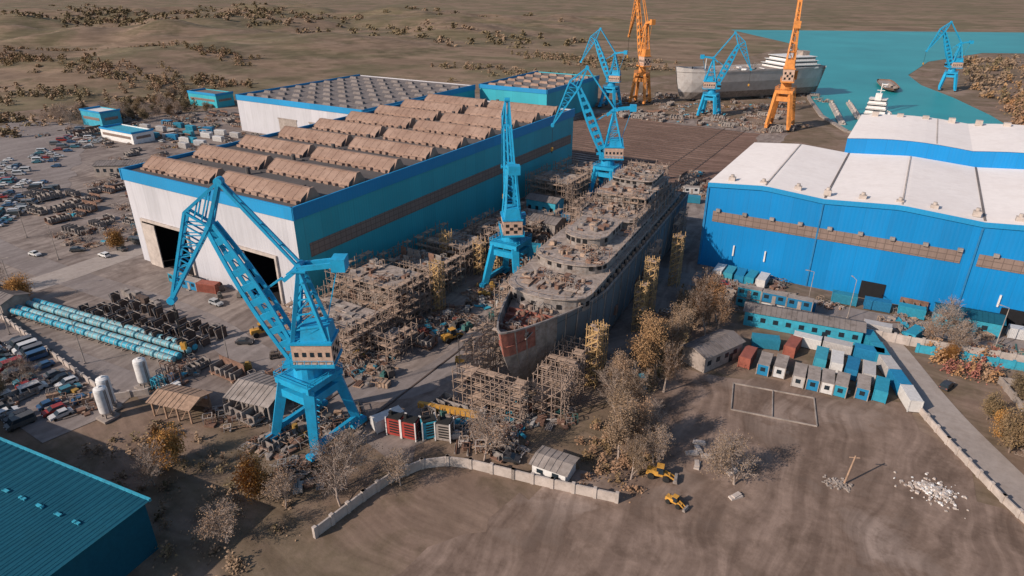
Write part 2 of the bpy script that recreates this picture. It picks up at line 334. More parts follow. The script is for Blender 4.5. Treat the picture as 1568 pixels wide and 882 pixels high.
# ------------------------------------------------------------------ hall B
hB=empty('blue_shipbuilding_hall');b=MB()
X=[-46,-14.5,22,54,90];yb0,yb1=190,250
def rz_(x):
    for a,c in zip(X,X[1:]):
        if a<=x<=c: return 26+1.3*(1-abs((x-a)/(c-a)*2-1))
    return 26
N=64;xs=sorted(set([X[0]+(X[-1]-X[0])*i/N for i in range(N+1)]+X))
for a,c in zip(xs,xs[1:]):
    b.quad([(a,yb0,0),(c,yb0,0),(c,yb0,rz_(c)),(a,yb0,rz_(a))],0)
b.quad([(-46,yb1,0),(-46,yb0,0),(-46,yb0,26),(-46,yb1,26)],0);b.quad([(90,yb0,0),(90,yb1,0),(90,yb1,26),(90,yb0,26)],0);b.quad([(90,yb1,0),(-46,yb1,0),(-46,yb1,26),(90,yb1,26)],0)
b.obj('walls',[m_blueB],hB)
b=MB()
for a,c in zip(xs,xs[1:]):
    b.quad([(a,yb0-.4,rz_(a)+.15),(c,yb0-.4,rz_(c)+.15),(c,yb1,rz_(c)+.15),(a,yb1,rz_(a)+.15)],0)
    b.quad([(a,yb0-.4,rz_(a)-1.2),(c,yb0-.4,rz_(c)-1.2),(c,yb0-.4,rz_(c)+.15),(a,yb0-.4,rz_(a)+.15)],1)
for x in X[1:-1]: b.box(x,(yb0+yb1)/2,26.1,.5,yb1-yb0-1,.25,2)
for x in [ (a+c)/2 for a,c in zip(X,X[1:])]: b.box(x,(yb0+yb1)/2,27.42,.35,yb1-yb0-1,.15,3)
b.obj('roof',[m_roofB,m_band,m_roofG,m_conc],hB)
b=MB()
for i in range(15):
    x=-40+i*8.6+R.uniform(-1,1)
    b.box(x,yb0+3.2,26.4,1.8,1.4,1.4,0);b.cyl((x,yb0+3.2,27.8),(x,yb0+3.2,28.5),.5,0)
b.obj('roof_ventilators',[m_conc],hB)
b=MB();b.box(-12,yb0-.1,14.6,63,.25,3.2,0);b.box(56,yb0-.1,14.6,66,.25,3.2,0)
for i in range(17):
    x=-42+i*7.6;b.box(x,yb0-.5,17.8,1.2,.8,.9,1)
b.obj('window_strip',[m_strip,m_steel],hB)
b=MB()
for x in X[1:-1]: b.box(x,yb0-.15,0,.4,.3,24.5,0)
b.box(-45.8,yb0-.15,0,.6,.4,24.5,0)
for x in (-36,-27,30,52): b.box(x,yb0-.2,5,.4,.5,3.2,1)
for x in (2,34): b.box(x,yb0-.1,0,6,.3,5,2)
b.obj('downpipes_and_doors',[m_blue,m_wht,m_dark],hB)
b=MB();xa,xb,ya,yb=-16,92,250,300
ns=24;xs2=[xa+(xb-xa)*i/ns for i in range(ns+1)];zf=lambda x:31+1.2*abs(math.sin((x-xa)/36*math.pi))
for a,c in zip(xs2,xs2[1:]):
    b.quad([(a,ya,20),(c,ya,20),(c,ya,zf(c)),(a,ya,zf(a))],0);b.quad([(a,ya-.3,zf(a)+.1),(c,ya-.3,zf(c)+.1),(c,yb,zf(c)+.1),(a,yb,zf(a)+.1)],1)
    b.quad([(c,yb,0),(a,yb,0),(a,yb,zf(a)),(c,yb,zf(c))],0)
b.quad([(xa,yb,0),(xa,ya,0),(xa,ya,31),(xa,yb,31)],0)
for i in range(12): b.box(xa+5+i*8.5,yb-4,31.5,2.2,2.2,1.8,2)
for x in (10,46): b.box(x,(ya+yb)/2,31.8,.4,48,.3,2)
b.obj('upper_hall',[m_blueB,m_roofB,m_conc],hB)
e=empty('teal_roofed_hall');b=MB();b.box(0,0,0,150,70,9.4,0);b.obj('walls',[m_roofT],e)
b=MB();b.quad([(-75.6,-35.6,10.4),(75.6,-35.6,10.4),(75.6,35.6,9.5),(-75.6,35.6,9.5)],0);b.box(0,35.6,9.2,151,.4,.5,1)
for i in range(100): b.box(-74+i*1.5,0,9.95,.07,70,.08,0)
for i in range(36): b.box(-70+i*4,28,9.65,1.4,.4,.25,1);b.box(-68+i*4,14,9.85,1.4,.4,.25,1)
b.obj('roof',[m_roofT,m_cyan],e);e.location=(-155.5,-8,0);e.rotation_euler=(0,0,math.radians(7))
# ------------------------------------------------------------------ portal crane
def crane(loc,ang,s=1.0,name='portal_crane',paint=None):
    b=MB();d=Vector((math.cos(ang),math.sin(ang),0));n=Vector((-d.y,d.x,0))
    def P(r,z,o=0): return d*r+n*o+Vector((0,0,z))
    F=[(-5.3,-5.6),(5.3,-5.6),(5.3,5.6),(-5.3,5.6)]
    T=[(-3.3,-3.3),(3.3,-3.3),(3.3,3.3),(-3.3,3.3)]
    for (a,c),(e_,f_) in zip(F,T):
        b.beam((a,c,1.4),(e_,f_,13),1.5,0,1.5,1.9)
        b.box(a,c,.75,1.5,3.4,1.0,0)
        for k in (-1.2,0,1.2): b.cyl((a-.3,c+k,.4),(a+.3,c+k,.4),.4,4,n=8)
    for i in (1,3): b.beam((*F[i],2.6),(*F[(i+1)%4],2.6),.8,0,1.1)
    for i in range(4): b.beam((T[i][0]*1.13,T[i][1]*1.13,11),(T[(i+1)%4][0]*1.13,T[(i+1)%4][1]*1.13,11),1.2,0,1.6)
    b.box(0,0,12.8,8.6,8.6,1.2,0)
    for a in (-4.3,4.3):
        for z in (14.6,15.1): b.beam((a,-4.3,z),(a,4.3,z),.1,0);b.beam((-4.3,a,z),(4.3,a,z),.1,0)
        for k in range(6): b.beam((a,-4.3+k*1.72,14),(a,-4.3+k*1.72,15.1),.1,0)
    for k in range(10): b.box(5.6,-5.2+k*.2,2+k*1.1,.7,.12,.12,0)
    b.cyl((0,0,14),(0,0,16.8),2.7,0,2.4,16)
    def rb(r,o,z,sr,so,sz,mi,tx=1,ty=1): q=P(r,0,o);b.box(q.x,q.y,z,sr,so,sz,mi,ang,tx,ty)
    rb(-1.2,0,16.8,9.4,6.2,.5,0)
    rb(-2.0,0,17.3,7.2,5.2,4.0,1);rb(-2.0,0,21.3,7.6,5.6,.4,0)
    rb(-2.8,0,21.7,5.4,4.4,2.8,0,.9,.8)
    for k in range(5):
        rb(-4.8+k*1.4,-2.62,18.9,.7,.08,.9,3);rb(-4.8+k*1.4,2.62,18.9,.7,.08,.9,3)
    for k in range(4):
        for j in range(3):
            if (k+j)%2: rb(-5.62,-1.8+k*1.1,17.8+j*.9,.08,.9,.8,4)
    for s_ in (-1,1):
        for r in range(8): b.beam(P(-5.8+r*1.3,17.3,s_*3.05),P(-5.8+r*1.3,18.3,s_*3.05),.08,0)
        b.beam(P(-5.8,18.3,s_*3.05),P(3.4,18.3,s_*3.05),.08,0)
    rb(3.2,-3.3,17.3,2.6,2.2,2.9,0);rb(3.7,-3.3,18.4,2.7,2.3,1.3,3);rb(3.2,-3.3,20.2,2.9,2.5,.25,0)
    for o in (-2,2):
        b.beam(P(-4.8,22,o),P(-1.3,35.2,o*.5),.6,0);b.beam(P(1.5,21,o),P(-1.3,35.2,o*.5),.7,0)
        for k in range(1,5):
            t=k/5;b.beam(P(-4.8+3.5*t,22+13.2*t,o*(1-.5*t)),P(1.5-2.8*t,21+14.2*t,o*(1-.5*t)),.25,0)
            b.beam(P(-4.8+3.5*t,22+13.2*t,o*(1-.5*t)),P(1.5-2.8*(t-.2),21+14.2*(t-.2),o*(1-.5*(t-.2))),.2,0)
    for z in (24,27,30,33): b.beam(P(-3.6+ (z-24)*.2,z,-1.6),P(-3.6+(z-24)*.2,z,1.6),.25,0)
    rb(-1.3,0,34.8,2.6,3.2,.3,0);b.cyl(P(-1.3,35.6,-1),P(-1.3,35.6,1),.7,0,n=12)
    A=P(1.8,18.2);J=P(12.5,43)
    for o in (-1,1):
        dj=(J-A).normalized();up=n.cross(dj);K=9
        for sgn in (-1,1):
            pr=None
            for i in range(K+1):
                t=i/K;hh=.55+1.0*math.sin(math.pi*min(1,max(0,.12+t*.85)))
                c_=A.lerp(J,t)+n*o*(1.5-.8*t)+up*sgn*hh
                if pr: b.beam(pr,c_,.35,0,.72)
                pr=c_
        for i in range(K+1):
            t=i/K;hh=.55+1.0*math.sin(math.pi*min(1,max(0,.12+t*.85)))
            c_=A.lerp(J,t)+n*o*(1.5-.8*t);b.beam(c_-up*hh,c_+up*hh,.25,0,1.2)
    for i in range(10):
        t=i/9;c_=A.lerp(J,t);w=1.5-.8*t;b.beam(c_-n*w,c_+n*w,.3,0)
        if i<9: t2=(i+1)/9;c2=A.lerp(J,t2);w2=1.5-.8*t2;b.beam(c_-n*w,c2+n*w2,.2,0)
    Tp,Q,K_=P(9.7,50.4),P(16,45.4),P(22,29)
    for o in (-.8,.8):
        ov=n*o
        b.beam(Tp+ov*.5,Q+ov,.45,0);b.beam(Q+ov,K_+ov*.4,.45,0);b.beam(J+ov,K_+ov*.4,.5,0);b.beam(Tp+ov*.5,J+ov,.55,0);b.beam(J+ov,Q+ov,.4,0)
        for i in range(1,8):
            t=i/8;u=Q.lerp(K_,t)+ov*(1-.6*t);l=J.lerp(K_,t)+ov*(1-.6*t);b.beam(u,l,.22,0)
            l2=J.lerp(K_,t-.125)+ov*(1-.6*t);b.beam(u,l2,.16,0)
        for t in (.3,.6): b.beam(Tp.lerp(Q,t)+ov*.8,J.lerp(Q,t)+ov*.9,.22,0)
    for i in range(9):
        t=i/8;w=(1-.6*t)*.8;u=Q.lerp(K_,t);b.beam(u-n*w,u+n*w,.2,0);u=J.lerp(K_,t);b.beam(u-n*w,u+n*w,.2,0)
    for q in (Tp,K_,J): b.cyl(q-n*.7,q+n*.7,.7,0,n=12)
    for o in (-.5,.5): b.beam(Tp+n*o,P(-1.3,35.6,o*1.6),.42,0,.5)
    for t in (.25,.5,.75): c_=Tp.lerp(P(-1.3,35.6),t);b.beam(c_-n*.6,c_+n*.6,.2,0)
    for o in (-.25,.25): b.beam(K_+n*o,K_+n*o*.6-Vector((0,0,9)),.1,4)
    hk=K_-Vector((0,0,10));b.box(hk.x,hk.y,hk.z,.9,.6,1.4,2,ang);b.cyl(hk-Vector((0,0,.9)),hk,.18,4)
    for o in (-1.1,1.1):
        b.beam(P(-1.3,35.4,o),P(-8.2,36.2,o),.5,0,.9);b.beam(P(1.5,33.2,o),P(-1.3,35.4,o),.5,0,.7)
    rb(-8.2,0,34.9,2.4,3.0,2.3,0);b.beam(P(2.0,33.3),P(6.8,30),.35,0)
    b.beam(P(-4.5,24),P(-7.6,35),.18,0)
    o=b.obj(name,[paint or m_crane,m_cream,m_yel,m_glass,m_tyre]);o.location=loc;o.scale=(s,s,s) if isinstance(s,(int,float)) else s;return o
HD=math.radians(90+30.8)
crane((-85,69,.1),HD+math.radians(90));crane((-88,147,.1),HD+math.radians(6));crane((-97,236,.1),HD+math.radians(84))
crane((-178,431,.1),HD+math.radians(70),1.0);crane((-111,435,.1),HD-math.radians(100),1.0);crane((22,640,.1),HD+math.radians(80),1.0)
crane((-166,456,.1),HD+math.radians(20),(1.0,1.0,1.5),'tall_portal_crane',m_orange);crane((-64,416,.1),HD-math.radians(20),(1.15,1.15,1.6),'tall_portal_crane',m_orange)
b=MB()
for x in (-91.5,-79.5,):
    for y in range(60,400,20): b.box(x,y+10,.09,.35,19.9,.16,0)
b.obj('crane_rail',[m_rail])
# ------------------------------------------------------------------ scaffolding / hull blocks
def scaffold(b,x0,y0,x1,y1,z0,h,step=2.4,lift=2.2,t=.13,pl=.5,mp=0,mk=1):
    nx=max(1,round((x1-x0)/step));ny=max(1,round((y1-y0)/step));nz=max(1,round(h/lift))
    gx=[x0+(x1-x0)*i/nx for i in range(nx+1)];gy=[y0+(y1-y0)*i/ny for i in range(ny+1)]
    for x in gx:
        for y in gy: b.beam((x+R.uniform(-.1,.1),y,z0),(x,y,z0+h+R.uniform(0,1.6)),t,mp)
    for k in range(1,nz+1):
        z=z0+h*k/nz
        for x in gx: b.beam((x,y0-.3,z),(x,y1+.3,z),t*.8,mp)
        for y in gy: b.beam((x0-.3,y,z),(x1+.3,y,z),t*.8,mp)
        for i in range(nx):
            for j in range(ny):
                if R.random()<pl: b.box((gx[i]+gx[i+1])/2,(gy[j]+gy[j+1])/2,z+.05,gx[1]-gx[0]-.1,(gy[1]-gy[0])*R.choice((.5,.95)),.09,mk)
    for k in range(nz):
        za,zb=z0+h*k/nz,z0+h*(k+1)/nz
        for i in range(nx):
            if R.random()<.5: b.beam((gx[i],y0,za),(gx[i+1],y0,zb),t*.7,mp)
        for j in range(ny):
            if R.random()<.5: b.beam((x1,gy[j],za),(x1,gy[j+1],zb),t*.7,mp)
def bits(b,x0,y0,x1,y1,z,n,mis,smax=2.2,hmax=1.4):
    for i in range(n):
        x=R.uniform(x0,x1);y=R.uniform(y0,y1);mi=R.choice(mis);k=R.random();a=R.choice((0,1.57,R.uniform(0,3)))
        if k<.4: b.box(x,y,z,R.uniform(.4,smax),R.uniform(.3,smax),R.uniform(.15,hmax),mi,a)
        elif k<.7:
            l=R.uniform(1.5,smax*2.5);d=Vector((math.cos(a),math.sin(a),0))*l/2
            for q in range(R.randint(1,4)): b.cyl(Vector((x,y+q*.35,z+.2))-d,Vector((x,y+q*.35,z+.2))+d,.16,mi,n=6)
        elif k<.82: b.cyl((x,y,z),(x,y,z+R.uniform(.5,1.2)),R.uniform(.3,.6),mi,n=9)
        else:
            h=R.uniform(.8,hmax*1.6+.5);w=R.uniform(.8,smax)
            for u in (-w/2,w/2):
                for v in (-w/2,w/2): b.beam((x+u,y+v,z),(x+u,y+v,z+h),.12,mi)
            for u in (-w/2,w/2): b.beam((x+u,y-w/2,z+h),(x+u,y+w/2,z+h),.12,mi);b.beam((x-w/2,y+u,z+h),(x+w/2,y+u,z+h),.12,mi)
SM=[m_scaf,m_plank,m_steel,m_deck,m_rust,m_scafy,m_blue,m_red,m_wht,m_yel,m_hull]
def block(x0,y0,x1,y1,levels,seed=0,name='hull_block_with_scaffolding',lift=3.0,z0=1.6):
    b=MB()
    for k in range(int((x1-x0)/3)+1):
        for j in range(int((y1-y0)/4)+1): b.box(x0+1+k*3,y0+1+j*4,.05,.8,.8,z0-.1,2)
    for l in range(levels):
        z=z0+l*lift;ins=R.uniform(0,1.5)*l*.5
        b.box((x0+x1)/2,(y0+y1)/2,z,x1-x0-ins*2,y1-y0-ins*2,.3,3)
        if l<levels-1 or R.random()<.3:
            for k in range(int((x1-x0)/2.5)):
                if R.random()<.75: b.box(x0+1+ins+k*2.5,y0+ins+.4,z+.3,R.choice((.25,1.9)),.2,lift-.3,R.choice((2,4,3)))
                if R.random()<.75: b.box(x0+1+ins+k*2.5,(y0+y1)/2,z+.3,R.choice((.25,1.9)),.2,lift-.3,R.choice((2,4)))
            for k in range(int((y1-y0)/2.5)):
                if R.random()<.8: b.box(x1-ins-.4,y0+1+k*2.5,z+.3,.2,R.choice((.25,2.0)),lift-.3,R.choice((2,4,3)))
    zt=z0+(levels-1)*lift+.3
    bits(b,x0+1.5,y0+1.5,x1-1.5,y1-1.5,zt,int((x1-x0)*(y1-y0)*.16),(2,3,4,0,2,3),2.2,1.0)
    h=levels*lift+.5
    scaffold(b,x0-2.2,y0-2.2,x1+.5,y0-.6,0,h,2.3,2.2,.13,.55)
    scaffold(b,x1+.7,y0-2.2,x1+2.3,y1+1,0,h,2.3,2.2,.13,.55)
    scaffold(b,x0-2.3,y0,x0-.7,y1+1,0,h,2.3,2.2,.13,.4)
    return b.obj(name,SM)
block(-116,92,-98,104,3);block(-117,109,-99,122,4);block(-95,98,-91,104,2)
block(-118,128,-102,140,3);block(-118,146,-104,158,3);block(-112,164,-102,176,3)
block(-118,214,-103,228,4);block(-116,233,-104,246,4)
block(-92,195,-80,212,3);block(-112,182,-100,198,2)
def tower(x,y,h,w=2.6,mp=5):
    b=MB();scaffold(b,x-w/2,y-w/2,x+w/2,y+w/2,0,h,1.3,2.0,.15,.6,mp,1)
    for k in range(int(h/2)): b.beam((x-w/2,y-w/2-.1,k*2),(x+w/2,y-w/2-.1,k*2+2),.3,mp)
    b.obj('scaffold_stair_tower',SM)
for x,y,h in ((-96,123,14),(-95,150,9),(-100,149,10),(-110,146,12)): tower(x,y,h,2.6)
for x,y,h in ((-46.5,112,14),(-46.5,115,13),(-46.5,140,13),(-46.5,146,17),(-47.5,171,15)): tower(x,y,h,2.6)
# ------------------------------------------------------------------ ship under construction
sh=empty('ship_under_construction');sh.location=(-59,101,0);sh.rotation_euler=(0,0,math.radians(4.5))
B0=-7.5
def hw(y): return 10.8*min(1,(max(0,y-B0)/30)**.7)
b=MB();st=[B0,-6.6,-5,-2.5,0,3,6,9,13,18,24]+list(range(30,109,6))
lv=[(1.6,.35,8),(4,.55,6),(8,.75,3.5),(12,.9,1.6),(16.2,1,0)]
def hp(y,l,s_):
    z,k,back=lv[l];t=min(1,max(0,(y-B0)/32));k2=k+(1-k)*t*.85
    return (s_*hw(y)*k2,y+back*(1-t)**1.0,z+(2.0*max(0,1-(y-B0)/20) if l==4 else 0))
for s_ in (-1,1):
    for i in range(len(st)-1):
        for l in range(4):
            q=[hp(st[i],l,s_),hp(st[i+1],l,s_),hp(st[i+1],l+1,s_),hp(st[i],l+1,s_)]
            b.quad(q if s_>0 else q[::-1],0 if st[i]>4 else (1 if (l==3 and st[i]<-2) else 4))
            if i>1: b.beam(Vector(hp(st[i],l,s_))+Vector((s_*.05,0,0)),Vector(hp(st[i],l+1,s_))+Vector((s_*.05,0,0)),.22,4)
        b.beam(hp(st[i],4,s_),hp(st[i+1],4,s_),.35,4)
yE=st[-1];b.quad([(-hw(yE)*.9,yE,1.6),(hw(yE)*.9,yE,1.6),(hw(yE),yE,16.2),(-hw(yE),yE,16.2)],0)
for y0_,y1_ in zip(st[1:],st[2:]):
    b.quad([(-hw(y0_)*.93,y0_+.3,14.6),(hw(y0_)*.93,y0_+.3,14.6),(hw(y1_)*.95,y1_+.3,14.6),(-hw(y1_)*.95,y1_+.3,14.6)],1 if y0_<9 else 2)
for s_ in (-1,1):
    for y in (34,52,58,76): b.box(s_*10.5,y,5.5,.5,1.8,2.2,3,0,1,1)
for k in range(26):
    b.box(0,4+k*4,.05,6,1,1.5,2);
    if k>3: b.box(-7,4+k*4,.05,1,1,4,2);b.box(7,4+k*4,.05,1,1,4,2)
for k in range(5): b.box(0,-4+k*3,14.6,hw(-4+k*3)*1.7,.25,1.0,1)
b.obj('hull',[m_hull,m_red,m_deck,m_rust,m_steel],sh)
b=MB()
def tier(y0,y1,w,z0,z1,rf,mi=0,mt=1):
    pts=[];n=10
    for i in range(n+1):
        a=math.pi*i/n;pts.append((-w*math.cos(a),y0+rf-rf*math.sin(a)))
    pts+=[(w,y1),(-w,y1)]
    b.prism(pts,z0,z1-.25,mi);b.prism([(x*1.05,y0+(y-y0)*1.0-(.5 if y<y0+rf else 0)) for x,y in pts],z1-.25,z1,mt)
    for k in range(int((y1-y0-rf)/2.2)):
        for s_ in (-1,1):
            if R.random()<.7: b.box(s_*w,y0+rf+1+k*2.2,z0+1,.12,R.uniform(.6,1.6),1.1,2)
    for i in range(1,2*n,2):
        if R.random()<.7: a=math.pi*i/(2*n);b.box(-w*math.cos(a),y0+rf-rf*math.sin(a),z0+1,1.0,.3,1.0,2,math.atan2(-rf*math.cos(a),w*math.sin(a)))
    rt=None
    for i,(x,y) in enumerate(pts[:n+1]):
        p=(x*1.04,y-.4,z1+1);b.beam((x*1.04,y-.4,z1),p,.08,3)
        if rt: b.beam(rt,p,.08,3)
        rt=p
    for k in range(int((y1-y0-rf)/2)):
        for s_ in (-1,1): b.beam((s_*w*1.04,y0+rf+k*2,z1),(s_*w*1.04,y0+rf+k*2,z1+1),.1,3)
tier(11,100,9.4,14.6,18.2,6);tier(25,96,8.6,18.2,20.6,5);tier(36,52,5.2,20.6,23.2,4);tier(53,94,7.8,20.6,22.4,3)
tier(66,92,7.2,22.4,25.2,2);tier(76,90,6,25.2,27.4,2)
for (ya,yb_,z,w,n) in ((-3,10,15.6,3.6,40),(14,23,18.2,8,44),(27,35,20.6,7.5,44),(36,52,20.6,8,30),(40,51,23.2,4,26),(56,66,22.4,6.8,60),(67,76,25.2,6.5,54),(77,90,27.4,5,56),(100,107,14.7,9,30)):
    bits(b,-w,ya,w,yb_,z,n,(0,1,3,4,5,5,0,3),1.8,1.0)
# loose deck plates and openings awaiting plating
for (ya,yb_,z,w) in ((14,23,18.2,8),(27,35,20.6,7.5),(56,66,22.4,6.8),(67,76,25.2,6.5),(77,90,27.4,5)):
    for k in range(9): b.box(R.uniform(-w,w),R.uniform(ya,yb_),z+.02,R.uniform(1,3),R.uniform(1,2.5),.05+.012*k,R.choice((2,5,0,4)))
for y in range(14,104,3):
    for s_ in (-1,1): b.box(s_*(hw(y)-.5),y,14.6,.7,.2,2.6,3)
for y in range(70,100,4):
    for s_ in (-1,1): b.box(s_*9.0,y,18.2,.3,.3,4+R.random()*2,3);b.box(s_*9.0,y+2,20+R.random()*1.5,.25,4,.25,3)
b.obj('superstructure',[m_steel,m_deck,m_dark,m_scaf,m_plank,m_rust,m_cyan],sh)
b=MB()
scaffold(b,-9,-11,6,-7.5,0,9,2.2,2.2,.14,.4);scaffold(b,-11,-5,-7.5,14,0,12.5,2.3,2.2,.14,.5);scaffold(b,6.5,-6,12.5,11,0,10,2.2,2.2,.14,.35)
scaffold(b,-13.6,16,-11.6,60,0,14.5,2.4,2.2,.14,.5);scaffold(b,12,52,13.4,64,0,15,2.4,2.2,.13,.35);scaffold(b,12,84,13.4,96,0,15,2.4,2.2,.13,.35)
scaffold(b,-7,64.8,7.4,65.8,22.5,3,2,2,.12,.5);scaffold(b,-6,92.3,6,95.6,22.5,5,2,2,.12,.5);scaffold(b,-8.2,53,-7.9,75,20.7,3,2.4,1.8,.1,.2);scaffold(b,7.9,53,8.2,90,20.7,3,2.4,1.8,.1,.2)
b.obj('hull_scaffolding',[m_scaf,m_plank],sh)
def ship(name,L,W,H,loc,rz,mh,md,house=True,hh=4,low=None):
    b=MB();S=[0,.03,.07,.14,.25,.5,.8,.95,1];w=[.03,.3,.55,.8,.96,1,1,.85,.7]
    lev=[(0,.35,6),(.25,.62,4),(.6,.86,2),(1,1,0)]
    for i in range(8):
        for s_ in (-1,1):
            for l in range(3):
                def pp(ii,ll):
                    z,k,bk=lev[ll];return (s_*W/2*w[ii]*(k if ii<8 else k*.8),S[ii]*L+bk*max(0,1-S[ii]*4),z*H+(H*.12*max(0,1-S[ii]*6) if ll==3 else 0))
                q=[pp(i,l),pp(i+1,l),pp(i+1,l+1),pp(i,l+1)];b.quad(q if s_>0 else q[::-1],4 if l==0 else 0)
        b.quad([(-W/2*w[i],S[i]*L,H-1),(W/2*w[i],S[i]*L,H-1),(W/2*w[i+1],S[i+1]*L,H-1),(-W/2*w[i+1],S[i+1]*L,H-1)],1)
    b.quad([(-W/2*.7,L,H),(W/2*.7,L,H),(W/2*.3,L,0),(-W/2*.3,L,0)],0)
    if house:
        for k in range(hh): b.box(0,L*.8+k*.4,H-1+k*2.7,W*(.9-.05*k),L*(.24-.03*k),2.5,2);b.box(0,L*.8+k*.4,H+.2+k*2.7,W*(.9-.05*k)+.1,L*(.24-.03*k)+.1,.7,3);b.box(0,L*.8+k*.4,H+1.5+k*2.7,W*(.93-.05*k),L*(.26-.03*k),.2,2)
        zt=H-1+hh*2.7;b.box(0,L*.88,zt-1,W*.25,L*.05,4,1);b.beam((0,L*.78,zt),(0,L*.78,zt+8),.4,2);b.beam((-2,L*.78,zt+4),(2,L*.78,zt+4),.3,2);b.beam((0,L*.2,H),(0,L*.2,H+7),.4,2)
    bits(b,-W*.35,L*.15,W*.35,L*.62,H-1,30,(1,2,3),4,2.0)
    o=b.obj(name,[mh,md,m_wht,m_glass,low or mh]);o.location=loc;o.rotation_euler=(0,0,rz);return o
ship('cargo_ship',120,30,20,(-148,474,2),math.radians(-42),m_shipg,m_deck,True,3,m_steel)
ship('moored_ship',46,13,5,(-14,482,.2),math.radians(176),m_conc,m_wht,True,5)
ship('barge',60,13,3,(-14,600,.2),math.radians(10),m_rust,m_deck,False)
# ------------------------------------------------------------------ small object meshes
def car_mesh(kind):
    b=MB();L,W=(4.3,1.75) if kind<2 else (5.2,1.95)
    if kind==0: pr=[(-L/2,.35,.85),(-L/2+.1,.9,.85),(-1.5,1.0,.85),(-1.15,1.42,.7),(.35,1.45,.7),(1.05,.98,.82),(L/2-.15,.8,.8),(L/2,.35,.8)]
    elif kind==1: pr=[(-L/2,.35,.85),(-L/2,.95,.85),(-1.95,1.0,.85),(-1.8,1.5,.7),(.2,1.52,.7),(.95,1.0,.82),(L/2-.2,.85,.8),(L/2,.35,.8)]
    else: pr=[(-L/2,.35,.9),(-L/2,1.1,.9),(-L/2+.05,1.2,.9),(-L/2+.1,2.1,.8),(1.3,2.1,.8),(1.9,1.2,.88),(L/2-.1,1.0,.85),(L/2,.35,.85)]
    n=len(pr)
    vs=[(x,-w*W/1.7,z) for x,z,w in pr]+[(x,w*W/1.7,z) for x,z,w in pr]
    b.add(vs,[(i,i+1,n+i+1,n+i) for i in range(n-1)],0)
    for i in (2,4):
        k=b.f.index((i,i+1,n+i+1,n+i));b.m[k]=1
    b.add(vs,[tuple(range(n)),tuple(range(2*n-1,n-1,-1))],0)
    for s_ in (-1,1):
        g=[pr[2],pr[3],pr[4],pr[5]];cx=sum(p[0] for p in g)/4;cz=sum(p[1] for p in g)/4
        b.quad([(cx+(p[0]-cx)*.86,s_*(p[2]*W/1.7+.02),cz+(p[1]-cz)*.75) for p in g],1)
        for x in (-L/2+.8,L/2-.85): b.cyl((x,s_*(W/2-.2),.32),(x,s_*(W/2+.02),.32),.32,2,n=10)
        b.box(L/2-.02,s_*.6,.62,.08,.3,.16,3);b.box(-L/2+.0,s_*.65,.7,.08,.25,.2,4)
    return b.mesh('car',[m_car,m_glass,m_tyre,m_wht,m_red])
CM=[car_mesh(0),car_mesh(1),car_mesh(0),car_mesh(2)]
def car_row(x0,y0,x1,y1,rz,gap=2.7,p=.85):
    n=int(math.hypot(x1-x0,y1-y0)/gap)
    for i in range(n):
        if R.random()<p:
            t=(i+.5)/n;put('parked_car',R.choice(CM),(x0+(x1-x0)*t+R.uniform(-.2,.2),y0+(y1-y0)*t+R.uniform(-.3,.3),.13),rz+R.uniform(-.04,.04)+(math.pi if R.random()<.5 else 0))
a=math.atan2(-8,56)
for k,(yo,p) in enumerate(((1,.6),(-4.6,.7),(-11,.65))): car_row(-190+k*3,58+yo,-134+k*2,50+yo+.5,a+1.57,2.9,p)
for k in range(6): car_row(-268-k*10,92+k*1,-302-k*14,130+k*3,2.3+1.57,2.8,.6)
for k in range(4): car_row(-330-k*12,140+k*4,-380-k*13,195+k*4,2.3+1.57,2.9,.45)
car_row(-210,96,-214,150,0,6,.5);car_row(-344,205,-352,240,0,4,.5)
for x,y,r in ((-126,85,.5),(-128,99,1.2),(-49,81.2,.3),(-230,88,.1),(-150,95,0),(-71,100,1.6),(-73,125,1.6),(20,150,1.2),(-35,178,.1),(-105,85,.3),(-215,112,.2),(-222,97,.8)): put('parked_car',R.choice(CM[:3]),(x,y,.13),r)
def cabin_mesh(kind,paint=None):
    b=MB();L,W,H=6.06,2.44,2.6
    b.box(0,0,.1,L,W,H,0);b.box(0,0,H+.1,L+.06,W+.06,.08,1 if kind else 0)
    if kind==0:
        for i in range(19):
            x=-L/2+.2+i*.315
            for s_ in (-1,1): b.box(x,s_*(W/2+.03),.3,.14,.06,2.2,0)
        for s_ in (-1,1): b.box(L/2+.03,s_*.6,.25,.06,1.1,2.3,0);b.box(L/2+.08,s_*.25,.3,.05,.06,2.2,3)
    else:
        for x in (-1.9,1.6): b.box(x,-W/2-.02,1.2,1.2,.06,1.0,2);b.box(x,W/2+.02,1.2,1.2,.06,1.0,2)
        b.box(0,-W/2-.03,.2,.9,.06,2.0,3);b.box(0,-W/2-.4,0,1.2,.7,.2,3)
        b.box(-L/2-.02,0,1.1,.06,1,1,2);b.box(L/2+.02,0,1.1,.06,1,1,2)
    for x in (-L/2,L/2):
        for y in (-W/2,W/2): b.box(x,y,0,.18,.18,H+.2,0 if kind==0 else 1)
    return b.mesh('cabin',[paint or m_box,m_concd if kind else m_wht,m_glass,m_concd])
CB=[cabin_mesh(0),cabin_mesh(1)];CR=cabin_mesh(0,m_boxr)
def cab(x,y,rz=0,k=None,z=.1,name=None):
    k=R.choice((0,1)) if k is None else k
    return put(name or ('shipping_container' if k!=1 else 'site_office_cabin'),CR if k==2 else CB[k],(x,y,z),rz+R.uniform(-.05,.05))
for i in range(4): cab(-8+i*2.8,136.5+.25*i,1.57+.05,1)
for i in range(2): cab(-15.5+i*3.3,137.5+i*.8,1.6,1)
cab(-19.5,138.5,1.5,2);cab(4.4,138.5,1.57,1);cab(7.8,139.5,1.6,0)
for i in range(4): cab(-5+i*3.3,146+R.uniform(-.8,.8),1.6,0)
